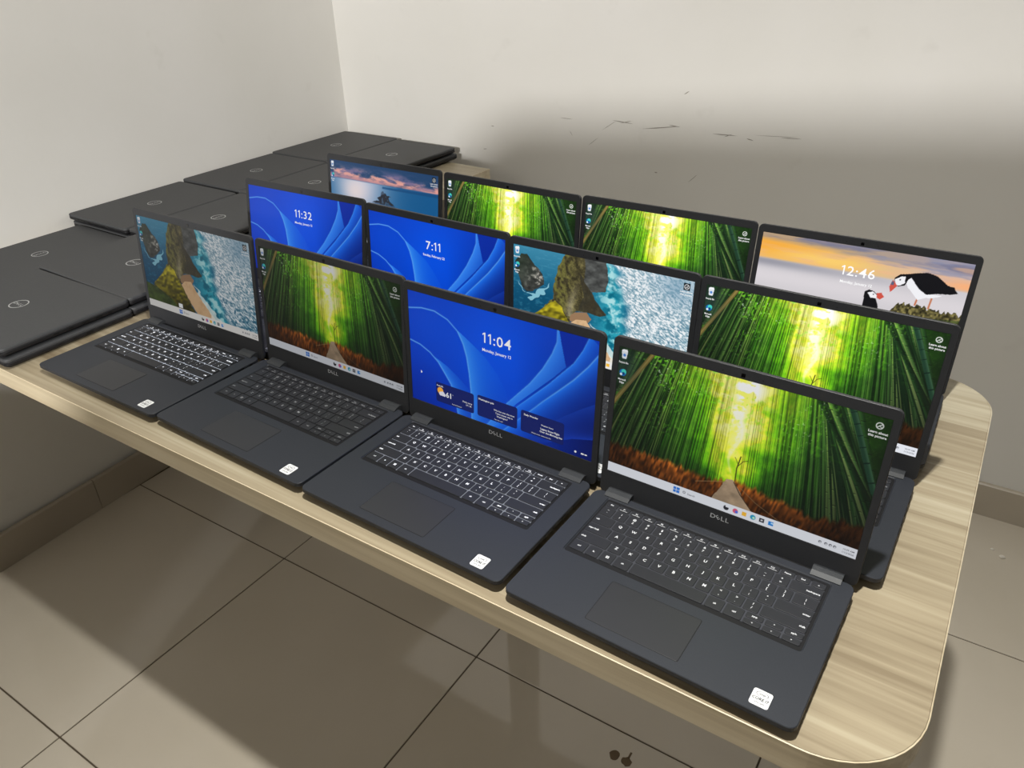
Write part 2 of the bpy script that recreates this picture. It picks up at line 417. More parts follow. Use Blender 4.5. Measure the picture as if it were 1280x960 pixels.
# ------------------------------------------------------------------ wallpapers (colours of the lit screens, computed on a fine grid)
DW, DH = 0.2902, 0.1632
def s2l(a):
    a = np.clip(a, 0, 1)
    return np.where(a <= 0.04045, a / 12.92, ((a + 0.055) / 1.055) ** 2.4)
def C3(r, g, b): return np.array([r, g, b], float) / 255.0
class Pic:
    def __init__(self, nu, nv, seed=1):
        self.nu, self.nv = nu, nv
        self.u, self.v = np.meshgrid(np.linspace(0, 1, nu), np.linspace(0, 1, nv))
        self.c = np.zeros((nv, nu, 3)); self.rs = np.random.RandomState(seed)
    def noise(self, fx, fy, uu=None, vv=None):
        uu = self.u if uu is None else uu; vv = self.v if vv is None else vv
        g = self.rs.rand(int(fy) + 3, int(fx) + 3)
        x = np.clip(uu, 0, 1) * fx; y = np.clip(vv, 0, 1) * fy
        i = x.astype(int); j = y.astype(int); a = x - i; b = y - j
        a = a * a * (3 - 2 * a); b = b * b * (3 - 2 * b)
        return (g[j, i] * (1 - a) + g[j, i + 1] * a) * (1 - b) + (g[j + 1, i] * (1 - a) + g[j + 1, i + 1] * a) * b
    def fbm(self, fx, fy, oct=4):
        t = 0; w = 1; s = 0
        for k in range(oct):
            t = t + w * self.noise(fx * 2 ** k, fy * 2 ** k); s += w; w *= 0.55
        return t / s
    def mixc(self, m, col):
        m = np.clip(m, 0, 1)[..., None]
        self.c = self.c * (1 - m) + np.asarray(col) * m
    def poly(self, pts, wob=0.0, fr=20):
        uu, vv = self.u, self.v
        if wob:
            uu = uu + (self.noise(fr, fr) - .5) * wob; vv = vv + (self.noise(fr, fr) - .5) * wob
        ins = np.zeros(uu.shape, bool)
        for k in range(len(pts)):
            (xa, ya), (xb, yb) = pts[k - 1], pts[k]
            if ya == yb: continue
            cnd = ((ya > vv) != (yb > vv)) & (uu < (xb - xa) * (vv - ya) / (yb - ya) + xa)
            ins ^= cnd
        return ins.astype(float)
    def rect(self, u0, u1, v0, v1):
        return ((self.u >= u0) & (self.u <= u1) & (self.v >= v0) & (self.v <= v1)).astype(float)
    def dot(self, cu, cv, r):      # r in fractions of the width
        d = np.hypot(self.u - cu, (self.v - cv) * 9 / 16)
        return np.clip((r - d) * self.nu + .5, 0, 1)
    def dist(self, pts):
        best = np.full(self.u.shape, 9.0); side = np.zeros(self.u.shape); tt = np.zeros(self.u.shape)
        n = len(pts) - 1
        for k in range(n):
            ax, ay = pts[k]; bx, by = pts[k + 1]; ay *= 9 / 16; by *= 9 / 16
            px, py = self.u - ax, self.v * 9 / 16 - ay; dx, dy = bx - ax, by - ay
            t = np.clip((px * dx + py * dy) / (dx * dx + dy * dy + 1e-12), 0, 1)
            d = np.hypot(px - t * dx, py - t * dy); cr = dx * py - dy * px
            m = d < best
            best = np.where(m, d, best); side = np.where(m, np.sign(cr), side); tt = np.where(m, (k + t) / n, tt)
        return best, side, tt
    def line(self, pts, w, col, a=1.0):
        d, _, _ = self.dist(pts); self.mixc(np.clip((w - d) * self.nu + .5, 0, 1) * a, col)
    def mesh(self, name):
        X = (self.u - .5) * DW; Z = (1 - self.v) * DH
        co = np.stack([X, np.zeros_like(X), Z], -1).reshape(-1, 3)
        nu, nv = self.nu, self.nv
        idx = np.arange(nu * nv).reshape(nv, nu)
        q = np.stack([idx[1:, :-1], idx[1:, 1:], idx[:-1, 1:], idx[:-1, :-1]], -1).reshape(-1)
        me = bpy.data.meshes.new(name)
        me.vertices.add(nu * nv); me.vertices.foreach_set('co', co.ravel())
        nf = (nu - 1) * (nv - 1)
        me.loops.add(nf * 4); me.loops.foreach_set('vertex_index', q.astype(np.int32))
        me.polygons.add(nf); me.polygons.foreach_set('loop_start', np.arange(0, nf * 4, 4, dtype=np.int32))
        me.update(calc_edges=True)
        at = me.color_attributes.new('picture', 'FLOAT_COLOR', 'POINT')
        col = np.concatenate([s2l(self.c), np.ones(self.c.shape[:2] + (1,))], -1)
        at.data.foreach_set('color', col.astype(np.float32).ravel())
        return me

def taskbar(p, tint=C3(226, 229, 236)):
    p.mixc(p.rect(0, 1, .926, 1.0), tint)
    for cu, col in ((.309, C3(40, 120, 215)),):
        for a in (-1, 1):
            for b in (-1, 1):
                p.mixc(p.rect(cu + (a - 1) * .0075 + .001, cu + (a + 1) * .0075 - .001, .963 + (b - 1) * .0125 + .002, .963 + (b + 1) * .0125 - .002), col)
    p.mixc(p.dot(.342, .961, .006) - p.dot(.342, .961, .0035), C3(110, 112, 118))
    for k, (cu, col) in enumerate(((.516, (40, 40, 48)), (.553, (215, 90, 120)), (.588, (240, 185, 60)), (.622, (40, 150, 190)), (.656, (45, 48, 58)), (.691, (30, 130, 215)))):
        if k in (2, 4, 5): p.mixc(p.rect(cu - .009, cu + .009, .948, .979), C3(*col))
        else: p.mixc(p.dot(cu, .963, .0105), C3(*col))
        if k == 0: p.mixc(p.rect(cu - .002, cu + .012, .94, .958), tint)
        if k == 1: p.mixc(p.dot(cu + .005, .968, .006), C3(80, 110, 220))
        if k == 3: p.mixc(p.dot(cu + .003, .966, .005), C3(190, 235, 200))
        if k == 4: p.mixc(p.rect(cu - .004, cu + .004, .956, .968), C3(220, 220, 225))
        if k == 5: p.mixc(p.rect(cu - .001, cu + .009, .953, .965), C3(190, 225, 250))
    for cu in (.872, .893, .909, .924): p.mixc(p.dot(cu, .963, .0055) - p.dot(cu + .001, .966, .003), C3(95, 97, 104))
def desk_icons(p):
    p.mixc(p.poly([(.010, .030), (.036, .030), (.032, .085), (.014, .085)]), C3(225, 230, 235))
    p.mixc(p.poly([(.012, .018), (.034, .014), (.036, .034), (.010, .034)]), C3(245, 247, 250))
    p.mixc(p.dot(.023, .058, .006), C3(70, 130, 210))
    p.mixc(p.dot(.023, .190, .0145), C3(25, 110, 190))
    p.mixc(p.dot(.027, .182, .0105), C3(70, 205, 190))
    p.mixc(p.dot(.026, .197, .0062), C3(10, 60, 120))
    p.mixc(p.dot(.016, .205, .0055), C3(225, 240, 250))
def spot_icon(p, boxed=False):
    if boxed: p.mixc(p.rect(.948, .982, .025, .088), C3(20, 26, 30))
    p.mixc(p.dot(.965, .057, .0125) - p.dot(.965, .057, .0095), C3(245, 245, 245))
    p.line([(.958, .069), (.964, .058), (.972, .046)], .0013, C3(245, 245, 245)); p.line([(.964, .058), (.971, .066)], .0012, C3(245, 245, 245))

def pic_bamboo():
    p = Pic(520, 292, 7); u, v, rs = p.u, p.v, p.rs
    d = np.abs(u - .505)
    # light field of the grove: strongest in the gap, fading outwards and downwards
    lum = np.exp(-(d / (.105 - .03 * v)) ** 2) * (.92 - .25 * v) + .78 * np.exp(-(d / .34) ** 2) * np.clip(1.15 - 1.25 * v, 0.05, 1)
    fo = p.fbm(14, 8, 5); f2 = p.fbm(40, 26, 3)
    lum = lum * (.72 + .56 * np.clip((fo - .3) * 2.4, 0, 1)) * (.82 + .36 * f2)
    xs = [0, .10, .28, .5, .75, 1.0, 1.4]
    ramp = np.array([(10, 22, 10), (24, 52, 16), (52, 112, 20), (98, 176, 22), (158, 214, 34), (226, 234, 60), (248, 246, 150)], float) / 255
    bg = np.stack([np.interp(lum, xs, ramp[:, k]) for k in range(3)], -1)
    p.c = bg.copy()
    st = []
    for k in range(520):
        side = -1 if rs.rand() < .5 else 1
        st.append((.025 + .56 * rs.rand() ** .85, side, rs.rand(), rs.rand(), rs.rand()))
    st.sort(key=lambda q: q[0])
    for off, side, r1, r2, r3 in st:
        xb = .505 + side * off
        k = .24 if side < 0 else .13 + .20 * max(0, off - .28) / .2
        lean = -side * off * k * (.7 + .6 * r1)
        xc = xb + lean * (1 - v / .8)
        w = .0010 + .016 * off ** 1.6 * (.3 + 1.2 * r2 * r2)
        x = (u - xc) / w
        m = np.clip((1 - np.abs(x)) * w * p.nu + .5, 0, 1)
        near = min(1, off / .42) ** 1.3
        if r3 < .45: tone, own = .48, C3(24, 46, 20)
        elif r3 < .70: tone, own = .80, C3(46, 84, 34)
        elif r3 < .88: tone, own = 1.10, C3(86, 116, 58)
        else: tone, own = 1.25, C3(136, 146, 84)
        if side > 0: own = own * .9 + C3(0, 8, 14) * .6
        base = bg * tone * (1 - near * .75) + own * near * .75 * (1.05 - .45 * np.clip(v, 0, 1))[..., None]
        sh = .60 + .62 * np.clip(.5 + side * -.5 * x, 0, 1)
        if w > .005:
            ph = ((v + r1) / (.06 + .05 * r2)) % 1.0
            sh = sh * np.where(ph < .06, .5, 1.0) * np.where((ph > .06) & (ph < .13), 1.2, 1.0)
        al = (m * np.clip(.35 + near * .6 + v * .5, 0, .92))[..., None]
        p.c = p.c * (1 - al) + base * sh[..., None] * al
    # leaves catching light between the stalks
    sp = p.noise(130, 60, (u + v * .10) / 1.1); sp2 = p.fbm(9, 6, 3)
    msk = np.clip((sp2 - .42) * 6, 0, 1) * np.clip(.95 - v * 1.4, 0, 1) * np.clip(1.35 - 2.2 * np.clip(u - .5, 0, 1) * 1.4, .1, 1)
    p.mixc(np.clip((sp - .68) * 7, 0, 1) * msk * .85, C3(118, 206, 40))
    sp = p.noise(180, 90, (u + v * .10) / 1.1)
    p.mixc(np.clip((sp - .86) * 10, 0, 1) * msk * np.clip((d - .05) * 8, 0, 1), C3(214, 238, 200))
    # bright gap of sky
    sk = p.fbm(26, 20, 4)
    cxs = .510 + .012 * np.sin(v * 19) - .02 * np.clip(v - .2, 0, .3)
    wsk = np.interp(v, [0, .10, .17, .24, .33, .45, .62, .75], [.048, .042, .018, .026, .020, .009, .004, .002])
    p.mixc(np.exp(-((u - .503) / (.075 - .05 * v)) ** 2) * np.clip(1.0 - v * .9, 0, 1) * (.2 + .8 * fo) * .7, C3(226, 234, 56))
    p.mixc(np.clip((sk - .33) * 8, 0, 1) * np.clip(1.7 * np.exp(-((u - cxs) / wsk) ** 2), 0, 1) * np.clip(1.05 - v * 1.2, 0, 1), C3(252, 248, 246))
    p.mixc(np.clip((sk - .52) * 9, 0, 1) * np.exp(-((u - .50) / .09) ** 2) * np.clip(.8 - v * 1.5, 0, 1), C3(250, 246, 220))
    # leaning pole, front left
    dd, sd, _ = p.dist([(-.02, .48), (.14, .0)])
    p.mixc(np.clip((.0085 - dd) * p.nu + .5, 0, 1), C3(120, 104, 52)); p.mixc(np.clip((.003 - dd) * p.nu + .5, 0, 1) * .6, C3(160, 142, 80))
    p.mixc(np.exp(-((u - .03) / .06) ** 2) * np.exp(-((v - .12) / .16) ** 2) * .55, C3(24, 42, 40))
    # nearest stalk, far right
    dd, sd, tt = p.dist([(.868, -.02), (.905, .12), (.94, .26), (1.0, .50)])
    p.mixc(np.clip((.0105 - dd) * p.nu + .5, 0, 1), C3(30, 62, 44)); p.mixc(np.clip((.0105 - dd) * p.nu + .5, 0, 1) * (sd < 0) * np.clip(dd / .0105, 0, 1) * .8, C3(70, 108, 76))
    p.mixc(np.clip((.0105 - dd) * p.nu + .5, 0, 1) * (np.abs((tt * 6) % 1 - .5) < .035), C3(14, 34, 26))
    # thin tree at the end of the path
    p.line([(.531, .74), (.529, .64), (.537, .545)], .0022, C3(60, 56, 22)); p.line([(.532, .62), (.548, .575), (.565, .56)], .0012, C3(60, 56, 22)); p.line([(.530, .60), (.516, .56)], .0010, C3(60, 56, 22))
    # dry grass banks
    ml = np.interp(u, [0, .113, .243, .381, .485, .505], [.745, .735, .752, .762, .752, .76]) + (p.noise(90, 2) - .5) * .05 + (p.noise(14, 2) - .5) * .03
    mr = np.interp(u, [.5, .535, .648, .733, .808, 1.0], [.75, .722, .742, .752, .78, .74]) + (p.noise(90, 2) - .5) * .05 + (p.noise(12, 2) - .5) * .03
    for m, L_ in ((np.clip((v - ml) * 26, 0, 1) * (u < .505), 1), (np.clip((v - mr) * 26, 0, 1) * (u >= .505), 0)):
        g1 = p.noise(150, 26, (u + v * .12) % 1.0); g2 = p.fbm(14, 7, 3)
        edge = np.exp(-((v - (ml if L_ else mr)) / .055) ** 2)
        base = C3(126, 68, 24) * (.45 + .9 * g1)[..., None] * (.55 + .8 * g2)[..., None]
        base = base + C3(170, 96, 34) * (edge * g1 * (np.exp(-((u - .24) / .13) ** 2) * 1.1 if L_ else np.exp(-((u - .66) / .14) ** 2) * .7))[..., None]
        fall = np.clip(1.2 - np.abs(u - .42) * 1.3, .22, 1) * np.clip(1.9 - v * 1.2, .4, 1)
        p.c = p.c * (1 - m[..., None]) + base * fall[..., None] * m[..., None]
    # path
    pm = p.poly([(.498, .742), (.522, .736), (.612, .93), (.452, .93)], .006, 60)
    p.c = p.c * (1 - pm[..., None]) + (C3(176, 152, 124) * (.72 + .35 * p.fbm(30, 20, 3))[..., None]) * pm[..., None]
    p.line([(.528, .75), (.56, .83), (.61, .92)], .0016, C3(40, 26, 14)); p.line([(.38, .84), (.455, .79), (.50, .765)], .0010, C3(150, 120, 84)); p.line([(.55, .77), (.62, .85), (.72, .925)], .0009, C3(130, 108, 80))
    # dark far corners
    p.c *= np.clip(1.12 - .75 * np.clip(np.abs(u - .5) - .22, 0, 1) - .25 * np.clip(v - .45, 0, 1), 0, 1.1)[..., None]
    p.mixc(np.exp(-((u - .02) / .05) ** 2) * np.exp(-((v - .14) / .14) ** 2) * .35, C3(60, 84, 84))
    taskbar(p); desk_icons(p); spot_icon(p)
    return p.mesh('screen_bamboo')

def pic_blue():
    p = Pic(380, 214, 11); u, v = p.u, p.v
    p.c[:] = C3(3, 56, 186)
    p.mixc(np.exp(-((u - .50) / .34) ** 2 - ((v - .30) / .6) ** 2), C3(0, 84, 236))
    p.mixc(np.exp(-((u - .12) / .2) ** 2 - ((v - .25) / .3) ** 2) * .7, C3(4, 78, 222))
    p.mixc(np.clip((u - .60) * 2.1, 0, 1) * np.clip(v * 1.3, 0, 1), C3(3, 14, 78))
    p.mixc(np.clip((v - .6) * 1.8, 0, 1) * np.clip(1 - u * 2.4, 0, 1), C3(2, 36, 150))
    c1 = [(-.03, .165), (.007, .154), (.078, .128), (.155, .125), (.23, .167), (.285, .241), (.317, .341), (.336, .447), (.349, .587), (.357, .732), (.36, .95), (.36, 1.02)]
    c1b = [(.295, .244), (.368, .317), (.44, .396), (.504, .507), (.549, .628), (.568, .72), (.58, 1.02)]
    c2 = [(-.02, .44), (.004, .443), (.062, .461), (.12, .507), (.168, .574), (.206, .66), (.24, .741), (.265, .85), (.28, 1.02)]
    c2b = [(.14, .528), (.226, .59), (.283, .651), (.349, .736)]
    c3 = [(.806, -.02), (.805, .099), (.784, .201), (.74, .345), (.677, .503), (.56, .74), (.44, 1.02)]
    c3b = [(.812, -.02), (.828, .101), (.854, .274)]
    c4 = [(.958, -.02), (.929, .105), (.888, .23), (.829, .347), (.768, .469), (.688, .611), (.617, .737), (.47, 1.02)]
    c5 = [(1.02, .06), (.957, .222), (.892, .362), (.817, .498), (.747, .621), (.682, .744), (.53, 1.02)]
    c6 = [(1.02, .48), (.932, .586), (.856, .687), (.80, .77), (.66, 1.02)]
    c7 = [(1.02, .80), (.9, .86), (.80, .95)]
    # lit petals
    def petal(a, b, col, w, amt=1.0):
        pm = p.poly(a + b[::-1])
        d, _, _ = p.dist(a)
        p.mixc(pm * np.exp(-d / w) * amt, col)
    petal(c1[5:], c1b, C3(56, 146, 252), .075)
    petal(c2[4:], c2b + [(.36, 1.02)], C3(50, 138, 250), .05)
    petal(c3, [(.812, -.02), (.828, .101), (.854, .274), (.79, .40), (.70, .56), (.60, .74), (.47, 1.02)], C3(56, 140, 252), .10)
    inner = p.poly([(.812, -.02), (.828, .101), (.854, .274), (.888, .23), (.929, .105), (.958, -.02)])
    p.mixc(inner * .75, C3(2, 40, 160))
    petal(c4, c5, C3(36, 124, 250), .045)
    petal(c5, c6, C3(34, 122, 248), .045)
    petal(c6, c7 + [(.68, 1.02)], C3(20, 62, 170), .05, .8)
    d, s, _ = p.dist(c7); p.mixc((s > 0) * np.exp(-d / .03) * .7, C3(24, 70, 200))
    for c, w, a in ((c1, .0035, .8), (c2, .0035, .8), (c3, .0035, .45), (c4, .003, .35), (c5, .0035, .6)):
        d, _, t = p.dist(c); p.mixc(np.exp(-(d / w) ** 2) * a * np.clip(1.2 - t * .6, 0, 1), C3(126, 190, 255))
    p.mixc(p.poly([(.060, .700), (.060, .728), (.068, .718)]), C3(245, 245, 250))
    return p.mesh('screen_blue')

def pic_island():
    p = Pic(460, 259, 5); u, v = p.u, p.v
    wv = p.fbm(40, 60, 3)
    p.c[:] = C3(14, 88, 122)
    p.mixc(np.clip(1 - v * 2.2, 0, 1) * .8, C3(70, 146, 176)); p.mixc(np.clip(v * 1.5 - .3, 0, 1) * (u < .4), C3(6, 62, 92))
    p.mixc(np.clip((wv - .55) * 4, 0, 1) * .35, C3(90, 160, 186))
    # right-hand water
    edge = np.interp(v, [0, .03, .168, .318, .486, .628, .783, .94, 1], [.545, .59, .615, .645, .645, .672, .712, .752, .77])
    t1 = np.clip((u - .45) * 8, 0, 1)
    p.mixc(t1 * np.clip((edge + .03 - u) * 18, 0, 1), C3(44, 158, 178))
    sw = p.fbm(26, 18, 4); p.mixc(t1 * np.clip((sw - .5) * 6, 0, 1) * np.clip((edge + .05 - u) * 14, 0, 1), C3(170, 220, 224))
    sw = p.fbm(20, 14, 4); p.mixc(t1 * np.clip((sw - .53) * 7, 0, 1) * np.clip((edge + .02 - u) * 14, 0, 1), C3(8, 104, 128))
    fm = np.clip((u - edge + (p.noise(18, 14) - .5) * .07) * 22, 0, 1)
    p.mixc(fm, C3(150, 178, 190))
    ca, sa = math.cos(.5), math.sin(.5)
    a = ((u * ca + v * .5625 * sa) + .3) / 1.6; b = ((-u * sa + v * .5625 * ca) + .6) / 1.6
    r = p.noise(110, 260, a, b) * .5 + p.noise(230, 420, a, b) * .5
    p.mixc(fm * np.clip((r - .36) * 5, 0, 1), C3(240, 243, 245)); r2 = p.noise(120, 300, a, b)
    p.mixc(fm * np.clip((r2 - .6) * 5, 0, 1) * np.clip(.25 + v * .9, 0, 1), C3(70, 116, 140))
    p.mixc(fm * np.clip((u + v * .9 - 1.25) * 1.7, 0, 1) * .75 * np.clip((r2 - .25) * 2.5, 0, 1), C3(20, 92, 122))
    p.mixc(fm * np.exp(-((u - .93) / .12) ** 2 - ((v - .08) / .18) ** 2) * .6, C3(92, 136, 164))
    # islet and its surf
    surf = p.poly([(.02, .36), (.06, .44), (.12, .50), (.2, .40), (.24, .30), (.21, .34), (.18, .38), (.14, .44), (.08, .45), (.05, .40)], .05, 26)
    p.mixc(surf * .85, C3(150, 205, 220))
    isl = p.poly([(.019, .139), (.051, .075), (.088, .068), (.122, .142), (.16, .189), (.189, .273), (.185, .326), (.124, .424), (.083, .437), (.054, .403), (.037, .287), (.007, .228)], .012, 30)
    rk = p.fbm(40, 30, 4)
    p.c = p.c * (1 - isl[..., None]) + (C3(70, 72, 68) * (.35 + 1.1 * rk)[..., None]) * isl[..., None]
    p.mixc(isl * np.clip((rk - .55) * 6, 0, 1) * np.clip((u - .07) * 14, 0, 1), C3(176, 172, 162)); p.mixc(isl * np.clip(1.3 - (u * 5 + v * 2.2), 0, 1) * .7, C3(34, 50, 34))
    # beach
    bt = p.poly([(.34, .54), (.445, .505), (.478, .551), (.462, .60), (.37, .63), (.345, .62)], .01)
    p.mixc(bt, C3(150, 118, 88))
    be = p.poly([(.345, .65), (.393, .60), (.450, .58), (.475, .639), (.515, .727), (.565, .813), (.645, .94), (.483, .94), (.422, .832), (.374, .745)], .012)
    p.mixc(be, C3(214, 178, 136)); p.mixc(be * np.clip((p.fbm(30, 20, 3) - .45) * 3, 0, 1) * .5, C3(186, 146, 104))
    wf = p.poly([(.475, .60), (.54, .70), (.60, .78), (.70, .94), (.62, .94), (.56, .81), (.51, .72)], .03, 26)
    p.mixc(wf * .8, C3(236, 238, 232))
    # headland
    cl = [(.312, -.01), (.429, -.01), (.541, -.01), (.554, .076), (.558, .188), (.544, .266), (.47, .296), (.495, .374), (.542, .449), (.559, .485), (.521, .508), (.45, .499), (.39, .513), (.355, .56), (.352, .63), (.39, .739), (.444, .894), (.469, .95), (.301, .96), (.1, .95), (.077, .733), (.179, .571), (.244, .444), (.251, .287), (.277, .112)]
    cm = p.poly(cl, .010, 40)
    gr = p.noise(110, 34, (u - v * .12 + .2) / 1.4) * .6 + p.fbm(22, 14, 3) * .4
    p.c = p.c * (1 - cm[..., None]) + (C3(112, 104, 66) * (.42 + 1.05 * gr)[..., None]) * cm[..., None]
    p.c = p.c * (1 - cm[..., None] * (.45 * p.noise(200, 120))[..., None])
    p.mixc(cm * np.clip((.40 - u) * 6, 0, 1) * np.clip((gr - .38) * 5, 0, 1) * .75, C3(120, 122, 52))
    p.mixc(p.poly([(.40, .14), (.45, .24), (.50, .37), (.559, .485), (.521, .508), (.45, .499), (.40, .50), (.43, .36)], .01) * .7, C3(52, 50, 42))
    p.mixc(cm * np.clip((u - .33 - .10 * v) * 9, 0, 1) * np.clip((p.noise(70, 16, (u + .02 * np.sin(v * 30)) / 1.1) - .40) * 4, 0, 1) * .65 * (v < .6), C3(58, 52, 38))
    p.mixc(cm * np.exp(-((u - .37 - .02 * np.sin(v * 9)) / .022) ** 2) * np.clip((v - .22) * 4, 0, 1) * (v < .58) * .5, C3(190, 180, 156))
    rr = p.poly([(.425, -.01), (.541, -.01), (.556, .076), (.56, .188), (.546, .266), (.47, .296), (.43, .213)], .008)
    p.c = p.c * (1 - rr[..., None]) + (C3(84, 86, 84) * (.4 + 1.0 * p.fbm(26, 24, 4))[..., None]) * rr[..., None]
    ye = p.poly([(.077, .733), (.179, .571), (.257, .456), (.302, .51), (.345, .633), (.387, .757), (.455, .94), (.288, .95), (.254, .855), (.169, .797)], .012)
    yg = p.noise(70, 40, (u + v * .3) / 1.4)
    p.c = p.c * (1 - ye[..., None]) + ((C3(168, 156, 34) * (1 - np.clip((v - .55) * 1.7, 0, .62))[..., None]) * (.5 + .75 * yg)[..., None]) * ye[..., None]
    gf = p.poly([(-.02, .72), (.074, .752), (.169, .797), (.254, .855), (.30, .95), (-.02, .97)], .014)
    p.c = p.c * (1 - gf[..., None]) + (C3(62, 78, 34) * (.5 + .9 * p.fbm(40, 26, 3))[..., None]) * gf[..., None]
    p.mixc(p.rect(.297, .335, .872, .915), C3(244, 246, 248))
    taskbar(p, C3(232, 230, 226)); desk_icons(p); spot_icon(p, True)
    return p.mesh('screen_island')

def pic_sunset():
    p = Pic(280, 158, 3); u, v = p.u, p.v
    p.c[:] = C3(40, 86, 134)
    n1 = p.fbm(7, 14, 5); n2 = p.fbm(12, 26, 4)
    sky = np.clip((.228 - v) * 60, 0, 1)
    p.mixc(sky, C3(34, 70, 112))
    p.mixc(sky * np.clip((n1 - .40) * 5, 0, 1) * np.clip((v - .03) * 14, 0, 1), C3(122, 112, 150))
    p.mixc(sky * np.clip((n2 - .44) * 6, 0, 1) * np.exp(-((v - (.13 + .06 * u)) / .055) ** 2), C3(240, 172, 160))
    p.mixc(sky * np.exp(-((v - .195) / .03) ** 2) * .6 * (.5 + .5 * n1), C3(236, 160, 150))
    sea = 1 - sky
    p.mixc(sea, C3(22, 92, 146))
    p.mixc(sea * np.exp(-((u - .28) / .26) ** 2) * np.clip(1.25 - v * .9, 0, 1), C3(206, 208, 226)); p.mixc(sea * np.exp(-((u - .24) / .12) ** 2) * np.exp(-((v - .36) / .16) ** 2) * .8, C3(244, 226, 222))
    p.mixc(sea * np.clip((v - .5) * 1.5, 0, 1) * .6, C3(10, 58, 104))
    hills = (v > .225 + .03 * (1 - u)) * (v < .262 - .02 * (u < .1)) * (u > .5)
    p.mixc(hills * .7, C3(20, 74, 124))
    rk = p.poly([(.485, .33), (.49, .30), (.505, .295), (.515, .31), (.54, .345), (.577, .348), (.55, .37), (.563, .389), (.575, .41), (.594, .431), (.61, .46), (.40, .46), (.43, .43), (.47, .42), (.45, .385), (.485, .37)], .015, 40)
    p.mixc(rk * (.55 + .45 * (p.noise(60, 50) > .4)), C3(44, 48, 58))
    p.mixc(p.poly([(.38, .46), (.62, .46), (.58, .52), (.42, .52)], .02) * .6, C3(60, 80, 110))
    taskbar(p); desk_icons(p); spot_icon(p, True)
    return p.mesh('screen_sunset')

def pic_puffin():
    p = Pic(380, 214, 9); u, v = p.u, p.v
    p.c[:] = C3(206, 202, 206)
    n1 = p.fbm(4, 18, 5); n2 = p.fbm(6, 26, 4)
    sky = np.clip((.250 - v) * 40, 0, 1)
    p.mixc(sky, C3(236, 190, 120))
    p.mixc(sky * np.exp(-((u - .0) / .35) ** 2) * np.exp(-((v - .13) / .09) ** 2), C3(246, 166, 48))
    p.mixc(sky * np.exp(-((u - .35) / .3) ** 2) * np.exp(-((v - .17) / .06) ** 2), C3(250, 206, 110))
    p.mixc(sky * np.clip((u - .45) * 2.2, 0, 1) * .8, C3(196, 180, 190))
    p.mixc(sky * np.clip((.075 + .05 * u - v) * 22, 0, 1) * (.45 + .55 * np.clip((n1 - .35) * 4, 0, 1)), C3(112, 116, 146))
    p.mixc(sky * np.clip((n2 - .52) * 7, 0, 1) * .6 * np.clip((u - .3) * 3, 0, 1), C3(132, 138, 168)); p.mixc(sky * np.clip((n1 - .55) * 6, 0, 1) * .55, C3(238, 184, 140))
    p.mixc((1 - sky) * np.exp(-((v - .27) / .05) ** 2) * np.clip(1.1 - u * 1.3, 0, 1) * .85, C3(138, 138, 150))
    p.mixc((1 - sky) * np.exp(-((v - .40) / .09) ** 2) * .7, C3(222, 216, 220))
    p.mixc(sky * np.exp(-((u - 1) / .12) ** 2) * np.exp(-((v - .20) / .05) ** 2), C3(246, 176, 124))
    # grass mound
    gt = np.interp(u, [.69, .717, .758, .819, .872, .937, 1.0], [.52, .445, .425, .435, .45, .445, .46]) + (p.noise(120, 2) - .5) * .045
    gm = ((v > gt) & (u > .688)).astype(float)
    gn = p.noise(120, 60)
    p.c = p.c * (1 - gm[..., None]) + (C3(112, 104, 62) * (.25 + 1.1 * gn)[..., None]) * gm[..., None]
    gt2 = np.interp(u, [.3, .56, .69, 1], [1.0, .75, .56, .5]); g2 = (v > gt2) * 1.0
    p.c = p.c * (1 - g2[..., None]) + (C3(76, 84, 44) * (.3 + gn)[..., None]) * g2[..., None]
    BK, WT, RD = C3(16, 16, 20), C3(240, 240, 244), C3(206, 84, 70)
    p.line([(.796, .36), (.791, .43)], .004, C3(196, 116, 80)); p.line([(.858, .33), (.853, .44)], .004, C3(196, 120, 84))
    p.mixc(p.poly([(.724, .225), (.746, .197), (.778, .249), (.829, .316), (.90, .31), (.86, .345), (.829, .352), (.796, .382), (.768, .329), (.741, .287)]), WT)
    p.mixc(p.poly([(.718, .176), (.758, .154), (.813, .131), (.856, .147), (.895, .192), (.911, .215), (.94, .218), (.947, .24), (.963, .268), (.933, .287), (.877, .299), (.83, .324), (.792, .286), (.747, .2), (.727, .23)]), BK)
    p.mixc(p.poly([(.673, .225), (.694, .184), (.722, .172), (.735, .222), (.727, .275), (.699, .293), (.68, .283)]), BK)
    p.mixc(p.poly([(.676, .236), (.702, .202), (.72, .196), (.724, .255), (.702, .285), (.684, .281)]), WT)
    p.mixc(p.poly([(.667, .244), (.659, .307), (.668, .356), (.681, .325), (.694, .29), (.679, .257)]), RD); p.mixc(p.poly([(.667, .250), (.662, .29), (.676, .29), (.676, .262)]), C3(90, 96, 120))
    p.mixc(p.dot(.700, .232, .0035), BK)
    p.mixc(p.poly([(.552, .389), (.572, .364), (.595, .373), (.611, .394), (.612, .438), (.629, .502), (.64, .62), (.56, .62), (.554, .441)]), BK)
    p.mixc(p.poly([(.567, .395), (.591, .378), (.612, .402), (.612, .432), (.587, .437)]), WT); p.mixc(p.poly([(.61, .386), (.631, .375), (.648, .41), (.63, .44), (.615, .428)]), RD)
    p.mixc(p.dot(.596, .402, .003), BK)
    return p.mesh('screen_puffin')

PICS = {'bamboo': pic_bamboo(), 'blue': pic_blue(), 'island': pic_island(), 'sunset': pic_sunset(), 'puffin': pic_puffin()}

